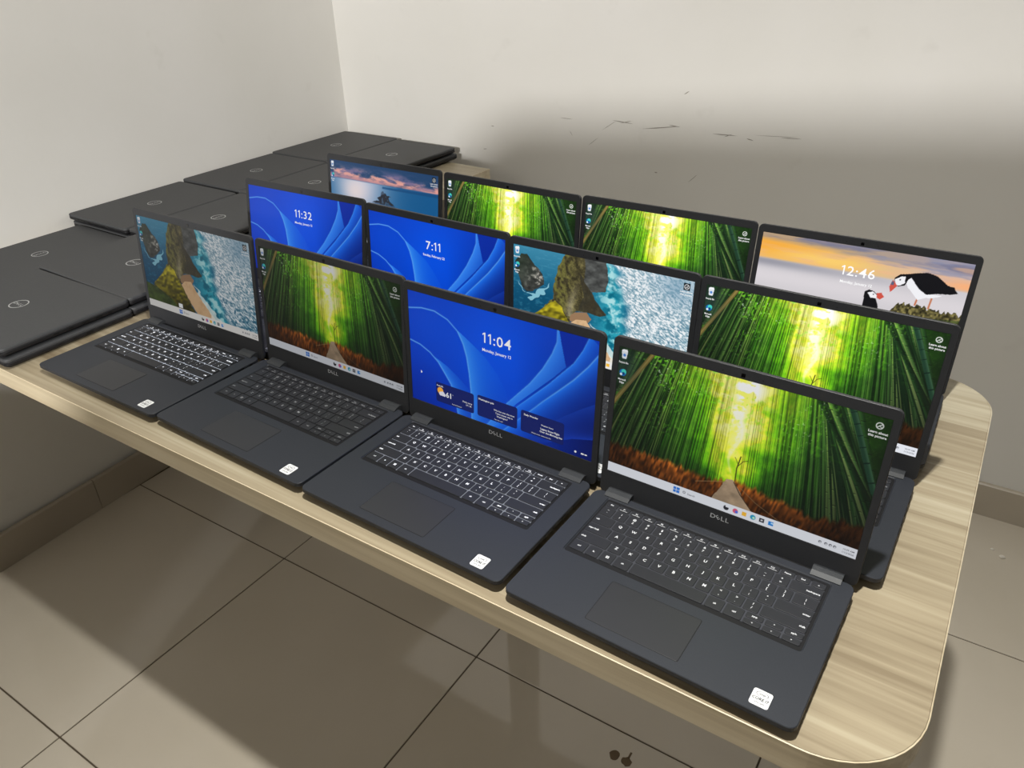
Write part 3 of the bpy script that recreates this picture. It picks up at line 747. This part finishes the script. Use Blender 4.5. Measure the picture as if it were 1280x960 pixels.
def screen_material(strength):
    m = bpy.data.materials.new('lit_screen'); m.use_nodes = True
    nt = m.node_tree; b = nt.nodes['Principled BSDF']
    b.inputs['Base Color'].default_value = (0.004, 0.004, 0.005, 1); b.inputs['Roughness'].default_value = 0.38
    b.inputs['Specular IOR Level'].default_value = 0.3
    a = nt.nodes.new('ShaderNodeVertexColor'); a.layer_name = 'picture'
    nt.links.new(a.outputs['Color'], b.inputs['Emission Color']); b.inputs['Emission Strength'].default_value = strength
    return m
def glow_material(name, col, strength):
    return mat(name, (0.01, 0.01, 0.01, 1), 0.5, 0.2, emit=(col, strength))

# ------------------------------------------------------------------ open laptops
M_BODY = mat('charcoal_plastic', rgb(43, 46, 53), 0.50, 0.40, noise=(900, rgb(39, 42, 49)), bump=(2500, 0.06))
M_LID = mat('charcoal_lid', rgb(50, 51, 54), 0.5, 0.35, noise=(900, rgb(45, 46, 49)))
M_KEY = mat('key_plastic', rgb(38, 39, 44), 0.48, 0.40)
M_TRAY = mat('keyboard_tray', rgb(20, 20, 23), 0.6, 0.3)
M_GLOW = {k: mat('keyboard_backlight', rgb(40, 40, 45), 0.6, 0.3, emit=(rgb(232, 240, 255), v)) for k, v in (('lit', 0.62), ('dim', 0.26), ('low', 0.05))}
M_INK = mat('white_key_print', rgb(215, 217, 222), 0.5, 0.3)
M_INK_LIT = mat('glowing_key_print', rgb(230, 232, 240), 0.5, 0.3, emit=(rgb(240, 244, 255), 0.85))
M_INK_DIM = mat('dim_key_print', rgb(225, 227, 232), 0.5, 0.3, emit=(rgb(240, 244, 255), 0.40))
M_INK_OFF = mat('unlit_key_print', rgb(150, 152, 156), 0.5, 0.3)
M_PAD = mat('touchpad', rgb(45, 46, 50), 0.42, 0.40)
M_SEAM = mat('dark_seam', rgb(18, 18, 20), 0.6, 0.3)
M_HINGE = mat('hinge_cover', rgb(50, 52, 55), 0.5, 0.35)
M_PORT = mat('port_recess', rgb(8, 8, 9), 0.5, 0.4)
M_PORT_METAL = mat('port_metal', rgb(120, 122, 126), 0.35, 0.5, metal=0.8)
M_LOGO = mat('silver_lettering', rgb(205, 207, 210), 0.3, 0.6, metal=0.3)
M_LOGO_FAINT = mat('grey_logo', rgb(188, 190, 191), 0.35, 0.6, metal=0.3)
M_STICK = mat('white_sticker', rgb(238, 239, 240), 0.4, 0.4)
M_PRINT = mat('black_print', rgb(30, 32, 38), 0.6, 0.3)
M_LENS = mat('camera_lens', rgb(6, 6, 8), 0.15, 0.6)

W = 0.3063; HW = W / 2; YF0 = -0.1062; YB = 0.0973; DECK = 0.0169
YH, ZH = 0.1047, 0.0168; LH = 0.2005; H0 = 0.0252

# base with a recessed keyboard well
def base_rings(lay):
    return [[(x, y, z) for x, y in rrect(-HW + i, HW - i, YF0 + i, YB - i * .5, max(.009 - i * .5, .002), 5)] for z, i in lay]
def base_geo():
    rings = base_rings(((.0096, .0030), (.0098, .0012), (.0112, 0), (.0162, 0), (.0169, .0007)))
    well = rrect(-.1325, .1325, -.0195, .0882, .004, 5)
    well2 = rrect(-.1318, .1318, -.0188, .0872, .0035, 5)
    rings.append([(x, y, DECK) for x, y in well]); rings.append([(x, y, DECK - .0010) for x, y in well2])
    return skin(rings)
ME_BOTTOM = mesh('bottom_cover', *skin(base_rings(((0.0, .021), (.0020, .0175), (.0096, .0016)))), mat('bottom_cover_plastic', rgb(27, 27, 29), 0.6, 0.3))
ME_BASE = mesh('base', *base_geo(), M_BODY)
ME_TRAY = mesh('keyboard', *slab(-.1312, .1312, -.0182, .0866, [(DECK - .0010, 0), (DECK - .0008, .0002)], .003, 3), M_TRAY)
ME_GLOW = {k: mesh('keyboard_backlight', *slab(-.1280, .1280, -.0122, .0808, [(DECK - .0009, 0), (DECK - .00072, 0)], .003, 3), m) for k, m in M_GLOW.items()}
ME_PAD = mesh('touchpad', *slab(-.061, .0385, -.0935, -.0335, [(DECK - .0002, 0), (DECK + .0002, 0), (DECK + .0003, .0002)], .002, 3), M_PAD)
ME_SEAM = mesh('touchpad_seam', *slab(-.0616, .0391, -.0941, -.0329, [(DECK - .0002, 0), (DECK + .00008, 0)], .0024, 3), M_SEAM)
def hinge_geo(sx):
    x0, x1 = (-.1385, -.1070) if sx < 0 else (.1080, .1395)
    prof = [(.0885, DECK - .001), (.0890, DECK + .0010), (.0945, DECK + .0036), (.1010, DECK + .0046), (.1050, DECK + .0030), (.1050, DECK - .006), (.0960, DECK - .006)]
    a = [[(x0, y, z) for y, z in prof], [(x1, y, z) for y, z in prof]]
    return skin(a)
ME_HINGE = [mesh('hinge', *hinge_geo(s), M_HINGE) for s in (-1, 1)]
ME_BARREL = mesh('hinge_barrel', *tube_x(-.107, .108, .1010, .0105, .0036), M_SEAM)
# ports: shallow dark recess frames along both sides
def port_geo(side, y0, y1, z0, z1, depth=.0006):
    x = side * HW
    a, b = sorted((x - side * .004, x + side * .0004))
    return box(a, b, y0, y1, z0, z1)
PORTS_R = [(.074, .081, .0110, .0148), (.050, .064, .0106, .0150), (.024, .038, .0106, .0150), (.004, .010, .0112, .0146), (-.014, -.004, .0112, .0138)]
PORTS_L = [(.072, .080, .0110, .0148), (.050, .062, .0108, .0150), (.030, .039, .0112, .0140), (.010, .020, .0110, .0146)]
ME_PORTS = [mesh('port', *port_geo(1, *q), M_PORT) for q in PORTS_R] + [mesh('port', *port_geo(-1, *q), M_PORT) for q in PORTS_L]
# sticker
ME_STICK = mesh('processor_sticker', *slab(.1088, .1262, -.0992, -.0808, [(DECK, 0), (DECK + .00025, 0), (DECK + .0003, .0001)], .0022, 3), M_STICK)
ME_STICKP = mesh('sticker_print', *merge([ring_flat(.1175, -.0856, DECK + .0004, .0056, .0050, 28, 1.0, .55), text('intel', .1175, -.0856, .0022, DECK + .0004, bold=.02),
                  text('CORE i7', .1175, -.0912, .0031, DECK + .0004, bold=.03, sx=.92), text('10TH GEN', .1175, -.0957, .0015, DECK + .0004, bold=.02)]), M_PRINT)

# keys: rows of (width in units, lettering)
U = 0.01720; KX0 = -.1290
rows = []
rows.append((.0775, .0086, [(1, 'Esc')] + [(1, 'F%d' % k) for k in range(1, 13)] + [(1, 'Home'), (1, 'End'), (1, 'o')], 16))
rows.append((.0642, .0155, [(1, '~|`')] + [(1, '%s|%s' % q) for q in zip('!@#$%^&*()', '1234567890')] + [(1, '_|-'), (1, '+|='), (2, 'backspace')], 15))
rows.append((.0471, .0155, [(1.5, 'tab')] + [(1, c) for c in 'QWERTYUIOP'] + [(1, '{|['), (1, '}|]'), (1.5, '||\\')], 15))
rows.append((.0300, .0155, [(1.75, 'caps lock')] + [(1, c) for c in 'ASDFGHJKL'] + [(1, ':|;'), (1, '"|\''), (2.25, 'enter')], 15))
rows.append((.0129, .0155, [(2.25, 'shift')] + [(1, c) for c in 'ZXCVBNM'] + [(1, '<|,'), (1, '>|.'), (1, '?|/'), (2.75, 'shift')], 15))
ZK0, ZK1 = DECK - .0008, DECK + .0003
KEYS, LET = [], []
_km = {}
def key_mesh(w, d):
    k = (round(w, 5), round(d, 5))
    if k not in _km:
        _km[k] = mesh('key', *slab(-w / 2, w / 2, -d / 2, d / 2, [(0, 0), (ZK1 - ZK0 - .0002, .0001), (ZK1 - ZK0, .0004)], .0016, 2), M_KEY)
    return _km[k]
def add_key(cx_, cy_, w, d, lab):
    KEYS.append((cx_, cy_, w, d))
    z = ZK1 + .00006
    if not lab: return
    if lab == 'win':
        for a in (-1, 1):
            for b in (-1, 1): LET.append(box(cx_ + a * .0010 - .0008, cx_ + a * .0010 + .0008, cy_ + b * .0010 - .0008, cy_ + b * .0010 + .0008, z - .00005, z))
    elif '|' in lab and lab != '||\\':
        a, b = lab.split('|'); LET.append(text(a, cx_, cy_ + .0030, .0030, z, bold=.02)); LET.append(text(b, cx_, cy_ - .0028, .0032, z, bold=.02))
    elif lab == '||\\':
        LET.append(text('|', cx_, cy_ + .0028, .0030, z, bold=.02)); LET.append(text('\\', cx_, cy_ - .0030, .0030, z, bold=.02))
    elif len(lab) == 1 and d > .012:
        LET.append(text(lab, cx_, cy_ + .0004, .0038, z, bold=.022))
    elif w > .03 and lab in ('enter', 'shift', 'backspace') and cx_ > 0:
        LET.append(text(lab, cx_ + w / 2 - .0022, cy_ - .0002, .0024, z, 'R', bold=.025))
    elif w > .022:
        LET.append(text(lab, cx_ - w / 2 + .0024, cy_ - .0002, .0024, z, 'L', bold=.025))
    else:
        LET.append(text(lab, cx_, cy_, .0023 if d > .012 else .0022, z, bold=.025, sx=.9))
    if d < .012 and lab.startswith('F'):
        LET.append(box(cx_ - .0048, cx_ + .0048, cy_ - .0030, cy_ - .0025, z - .00005, z))
for cy_, d, ks, units in rows:
    u_ = U * 15 / units; x = KX0
    for w, lab in ks:
        add_key(x + w * u_ / 2, cy_, w * u_ - .0015, d, lab); x += w * u_
x = KX0; cy_ = -.0045
for w, lab in ((1.15, 'ctrl'), (1.0, 'fn'), (1.0, 'win'), (1.15, 'alt'), (4.95, ''), (1.15, 'alt'), (1.2, 'ctrl')):
    add_key(x + w * U / 2, cy_, w * U - .0017, .0160, lab); x += w * U
rem = (KX0 + 15 * U - x) / 3
for k, (a, b) in enumerate((('pgup', '<'), ('^', 'v'), ('pgdn', '>'))):
    add_key(x + (k + .5) * rem, cy_ + .0043, rem - .0017, .0074, a); add_key(x + (k + .5) * rem, cy_ - .0047, rem - .0017, .0074, b)
LET_V, LET_F = merge(LET)
ME_LET = {m.name: mesh('key_lettering', LET_V, LET_F, m) for m in (M_INK, M_INK_LIT, M_INK_DIM, M_INK_OFF)}

# lid, local frame: origin on the hinge line, x right, z up the lid, the screen faces -y
def lid_geo():
    def ring(x0, x1, z0, z1, r, y): return [(x, -y, z) for x, z in rrect(x0, x1, z0, z1, r, 5)]
    rings = []
    for y, i in ((-.0062, .0030), (-.0054, .0008), (-.0040, 0), (-.0006, 0), (0.0, .0006)):
        rings.append(ring(-HW + i, HW - i, -.0075 + i, LH - i, .0075 - i, y))
    rings.append(ring(-DW / 2 - .0004, DW / 2 + .0004, H0 - .0004, H0 + DH + .0004, .0008, 0.0))
    rings.append(ring(-DW / 2 - .0003, DW / 2 + .0003, H0 - .0003, H0 + DH + .0003, .0008, -.0006))
    return skin(rings)
ME_LIDO = mesh('lid', *lid_geo(), M_LID)
def to_lid(vf, y):   # xy drawing -> upright on the lid face
    return [(a, y, b) for a, b, c in vf[0]], vf[1]
ME_WORD = mesh('lettering', *to_lid(brand_word(0, .0155, .0056, 0), -.0002), M_LOGO)
ME_CAM = mesh('webcam', *merge([to_lid(box(-.0042, .0002, .1908, .1952, 0, .0)[0:2], -.0002)]), M_LENS)
def webcam_geo():
    v, f = slab(-.0043, .0003, .1907, .1953, [(-.0004, 0), (.0001, 0), (.0002, .0002)], .0008, 2)
    return [(a, -c, b) for a, b, c in v], f
ME_CAM = mesh('webcam', *webcam_geo(), M_LENS)
ME_MIC = mesh('microphone_hole', *merge([to_lid(disc(.019, .193, 0, .0006, 8), -.0002), to_lid(disc(-.024, .193, 0, .0006, 8), -.0002)]), M_SEAM)

def uvp(u, v): return (u - .5) * DW, H0 + (1 - v) * DH
def T(s, u, v, size, align='C', bold=0.0, sx=1.0):
    x, z = uvp(u, v)
    return to_lid(text(s, x, z, size, 0, align, bold=bold, sx=sx), -.0001)
def desktop_labels(b=.02):
    return [merge([T('Recycle Bin', .023, .112, .0022, bold=b, sx=.8)]), merge([T('Microsoft', .023, .242, .0022, bold=b, sx=.8), T('Edge', .023, .264, .0022, bold=b)]),
            merge([T('Learn about', .965, .100, .0026, bold=b), T('this picture', .965, .125, .0026, bold=b)])]
def bar_text():
    return merge([T('Search', .372, .963, .0024, bold=.01), T('10:09 AM', .972, .952, .0021, bold=.01), T('1/12/2026', .972, .975, .0021, bold=.01)])
def clock_text(t, d):
    h = .0140; adv = {':': .36, '1': .62}; wid = [adv.get(c, .86) * h for c in t]
    x, z = uvp(.502, .228); x -= sum(wid) / 2; parts = []
    for c, w in zip(t, wid):
        if c == '1':
            q = [(-.02, -.5), (.12, -.5), (.12, .5), (.0, .5), (-.2, .36), (-.2, .22), (-.02, .33)]
            parts.append(([(x + w / 2 + a * h, -.0001, z + b * h) for a, b in q], [tuple(range(7))]))
        else:
            parts.append(to_lid(text(c, x + w / 2, z, h, bold=.006, sx=1.08), -.0001))
        x += w
    return merge(parts + [T(d, .503, .332, .0040, bold=.016)])
M_TXT = {}
def txt_mat(st):
    k = round(st, 2)
    if k not in M_TXT: M_TXT[k] = glow_material('white_screen_text', (1, 1, 1, 1), st)
    return M_TXT[k]
def ink_mat(st):
    k = ('g', round(st, 2))
    if k not in M_TXT: M_TXT[k] = glow_material('grey_screen_text', rgb(96, 98, 106), st)
    return M_TXT[k]

GROUP_OPEN = 'open laptops standing in rows on the desk'
def open_laptop(x, y, th, tilt, pic, bright, label, glow=None, ink=M_INK_OFF, clock=None, widgets=False):
    root = bpy.data.objects.new('open_laptop', None); COL.objects.link(root)
    root.location = P(x, y); root.rotation_euler = (0, 0, th); root.empty_display_size = .05
    tag(root, label, 'laptop', GROUP_OPEN)
    link('base', ME_BASE, root); link('bottom_cover', ME_BOTTOM, root)
    kb = link('keyboard', ME_TRAY, root)
    if glow: link('keyboard_backlight', ME_GLOW[glow], kb)
    for kx, ky, w, d in KEYS: link('key', key_mesh(w, d), kb, (kx, ky, ZK0))
    link('key_lettering', ME_LET[ink.name], kb)
    pad = link('touchpad', ME_PAD, root); link('touchpad_seam', ME_SEAM, pad)
    for m in ME_HINGE: link('hinge', m, root)
    link('hinge_barrel', ME_BARREL, root)
    for m in ME_PORTS: link('port', m, root)
    st = link('processor_sticker', ME_STICK, root); tag(st, 'white printed processor sticker'); link('sticker_print', ME_STICKP, st)
    lid = link('lid', ME_LIDO, root, (0, YH, ZH), (-tilt, 0, 0))
    sc = link('screen', PICS[pic].copy(), lid, (0, .0004, H0))
    sc.data.materials.clear(); sc.data.materials.append(screen_material(bright))
    link('lettering', ME_WORD, lid); link('webcam', ME_CAM, lid); link('microphone_hole', ME_MIC, lid)
    if clock:
        link('screen_clock', mesh('screen_clock', *clock_text(*clock), txt_mat(bright)), lid)
    else:
        for vf in desktop_labels(): link('icon_caption', mesh('icon_caption', *vf, txt_mat(bright * .9)), lid)
        link('taskbar_text', mesh('taskbar_text', *bar_text(), ink_mat(bright)), lid)
    if widgets:
        def card(u0, u1, v0, v1):
            a, zt = uvp(u0, v0); b, zb = uvp(u1, v1)
            return to_lid(([(q[0], q[1], 0) for q in rrect(a, b, zb, zt, .003, 4)], [tuple(range(20))]), .0002)
        card_m = glow_material('widget_card', rgb(14, 30, 104), bright)
        for q in ((.15, .375, .762, .945), (.395, .617, .752, .945), (.636, .86, .752, .945)):
            link('widget_card', mesh('widget_card', *card(*q), card_m), lid)
        for tx in ([T('Australia', .175, .79, .0022, bold=.02), T('61', .226, .855, .0078, bold=.02), T('o', .252, .838, .0016, bold=.02),
                    T('Partly sunny', .338, .862, .0023, bold=.01), T('67 / 46', .345, .887, .0023, bold=.01), T('See full forecast', .275, .925, .0018)],
                   [T('Washington quiz', .445, .785, .0026, bold=.02), T('Who has won the most', .545, .84, .0024, bold=.01), T('Teton slopes title in', .545, .866, .0024, bold=.01), T('Washington?', .535, .892, .0024, bold=.01), T('Take the quiz', .515, .925, .0018)],
                   [T('Daily Wonder', .69, .785, .0026, bold=.02), T('Weather Notes', .775, .83, .0020, bold=.01), T('Legacy Snow Flight', .79, .862, .0026, bold=.02), T('Over the Morning Sea', .795, .888, .0026, bold=.02), T('Watch more videos like this', .745, .925, .0018)]):
            link('widget_text', mesh('widget_text', *merge(tx), txt_mat(bright * .9)), lid)
        sx, sz = uvp(.177, .835); cx2, cz2 = uvp(.186, .862)
        link('weather_sun', mesh('weather_sun', *to_lid(disc(sx, sz, 0, .0052, 20), -.0001), glow_material('weather_sun', rgb(250, 178, 66), bright)), lid)
        link('weather_cloud', mesh('weather_cloud', *merge([to_lid(disc(cx2 - .002, cz2, 0, .0030, 16), -.0002), to_lid(disc(cx2 + .0015, cz2 + .0006, 0, .0036, 16), -.0003), to_lid(disc(cx2 + .0045, cz2 - .0006, 0, .0024, 14), -.0004)]), glow_material('weather_cloud', rgb(226, 226, 238), bright)), lid)
        bx, bz = uvp(.935, .958)
        link('status_icons', mesh('status_icons', *merge([to_lid(disc(bx - .004, bz, 0, .0016, 12), -.0001), to_lid(box(bx + .004, bx + .008, bz - .001, bz + .001, 0, 0), -.0001), to_lid(box(bx + .009, bx + .0125, bz - .0008, bz + .0008, 0, 0), -.0001)]), txt_mat(bright * .9)), lid)
    return root

open_laptop(-.99868, .0130, .00901, .11278, 'island', .47, 'front-row laptop at the far left with brightly glowing keys and a sea cliff on screen', 'lit', M_INK_LIT)
open_laptop(-.66624, .01544, -.01568, .09236, 'bamboo', .42, 'front-row laptop with a dim bamboo path screen, between the cliff and the 11:04 laptops')
open_laptop(-.33524, .00826, -.01153, .06561, 'blue', .72, 'front-row laptop with a blue lock screen reading 11:04 and three widget cards', 'dim', M_INK_DIM, ('11:04', 'Monday, January 12'), True)
open_laptop(0.0, 0.0, -.01339, .10592, 'bamboo', .72, 'front-row laptop nearest the rounded desk corner with a bamboo path on screen', 'low', M_INK)
open_laptop(-.97593, .25059, .02531, .15972, 'blue', .78, 'middle-row laptop at the left end with a blue lock screen reading 11:32', 'dim', M_INK_LIT, clock=('11:32', 'Monday, January 12'))
open_laptop(-.64052, .24927, -.0278, .07979, 'blue', .85, 'middle-row laptop with a blue 7:11 lock screen, right next to the sea cliff screen', clock=('7:11', 'Sunday, February 22'))
open_laptop(-.30635, .24207, -.00612, .05055, 'island', 1.0, 'middle-row laptop with a bright sea cliff and white surf on screen', 'low', M_INK)
open_laptop(.02274, .23649, .0091, .08769, 'bamboo', 1.0, 'middle-row laptop at the right end with a bright bamboo grove on screen')
open_laptop(-.97375, .48455, .01378, .12884, 'sunset', .85, 'back-row laptop showing a pink sunset over calm sea and a small rock')
open_laptop(-.64068, .48318, -.02661, .08937, 'bamboo', 1.0, 'back-row laptop with a bamboo grove on screen, beside the sunset laptop')
open_laptop(-.30867, .4835, .02215, .12499, 'bamboo', 1.05, 'back-row laptop with a bamboo grove on screen, beside the puffin laptop')
open_laptop(.02225, .48712, .03253, .13408, 'puffin', 1.0, 'back-row laptop with a lock screen reading 12:46 over two puffins', clock=('12:46', 'Monday, January 12'))

# ------------------------------------------------------------------ closed laptops in stacks
CW, CD, CH = 0.3266, 0.2380, 0.0188
M_CLID = mat('matte_grey_lid', rgb(68, 69, 71), 0.55, 0.35, noise=(500, rgb(63, 64, 66)))
M_CBASE = mat('dark_base_plastic', rgb(22, 22, 25), 0.5, 0.4)
ME_CB = mesh('base', *slab(-CW / 2, CW / 2, -CD / 2, CD / 2, [(0, .010), (.0012, .0075), (.0060, .0006), (.0078, 0), (.0112, 0), (.0118, .0006)], .009, 5), M_CBASE)
ME_CL = mesh('lid', *slab(-CW / 2, CW / 2, -CD / 2, CD / 2, [(.0122, .0012), (.0128, .0002), (.0160, 0), (.0180, .0010), (CH, .0030)], .009, 5), M_CLID)
ME_CR = mesh('lid_logo', *merge([ring_flat(0, 0, CH + .0001, .0175, .0154, 40), brand_word(0, 0, .0068, CH + .0001)]), M_LOGO_FAINT)
def cport(side, y0, y1, z0, z1):
    x = side * CW / 2; a, b = sorted((x - side * .004, x + side * .0004)); return box(a, b, y0, y1, z0, z1)
ME_CP = [mesh('port', *cport(s, *q), M_PORT) for s in (1, -1) for q in ((.072, .080, .0074, .0108), (.048, .062, .0070, .0110), (.022, .036, .0070, .0110), (-.002, .006, .0078, .0105), (-.030, -.020, .0078, .0100))]
ME_CBAR = mesh('hinge_barrel', *tube_x(-.11, .11, CD / 2 - .001, .0108, .0030), M_SEAM)
def closed_laptop(x, y, k, th, label):
    root = bpy.data.objects.new('closed_laptop', None); COL.objects.link(root)
    q = P(x, y); root.location = (q.x, q.y, q.z + k * (CH + .0003)); root.rotation_euler = (0, 0, th); root.empty_display_size = .05
    tag(root, label, 'laptop', 'closed laptops stacked along the left wall')
    link('base', ME_CB, root); link('hinge_barrel', ME_CBAR, root)
    for m in ME_CP: link('port', m, root)
    lid = link('lid', ME_CL, root); link('lid_logo', ME_CR, lid)
R90 = math.pi / 2
stacks = [
    (-1.396, -.004, 2, 0.010, 'of the pair nearest the desk front edge, left of the glowing keyboard'),
    (-1.398, .252, 2, -0.012, 'of the pair behind the nearest pair, left of the cliff screen'),
    (-1.708, .194, 1, R90 + .008, ''),
    (-1.757, .549, 2, R90 + .006, 'of the wall-side pair behind the lone closed laptop'),
    (-1.499, .556, 2, R90 + .003, 'of the pair directly behind the front-left cliff screen'),
    (-1.775, .914, 2, R90 + .010, 'of the wall-side pair, second from the room corner'),
    (-1.517, .908, 2, R90 + .006, 'of the inner pair left of the sunset screen'),
    (-1.792, 1.272, 2, R90 + .004, 'of the pair in the room corner'),
    (-1.534, 1.262, 2, R90 - .002, 'of the back pair beside the bare wood desk end'),
]
for x, y, nst, th, where in stacks:
    for k in range(nst):
        if nst == 1: lab = 'lone closed laptop lying low beside the left wall, dark grey lid with ring logo'
        elif k == nst - 1: lab = 'top closed laptop ' + where
        else: lab = 'bottom closed laptop ' + where
        closed_laptop(x + (.004 if k == 0 else 0), y + (.004 if k == 0 and th > 1 else 0), k, th, lab)
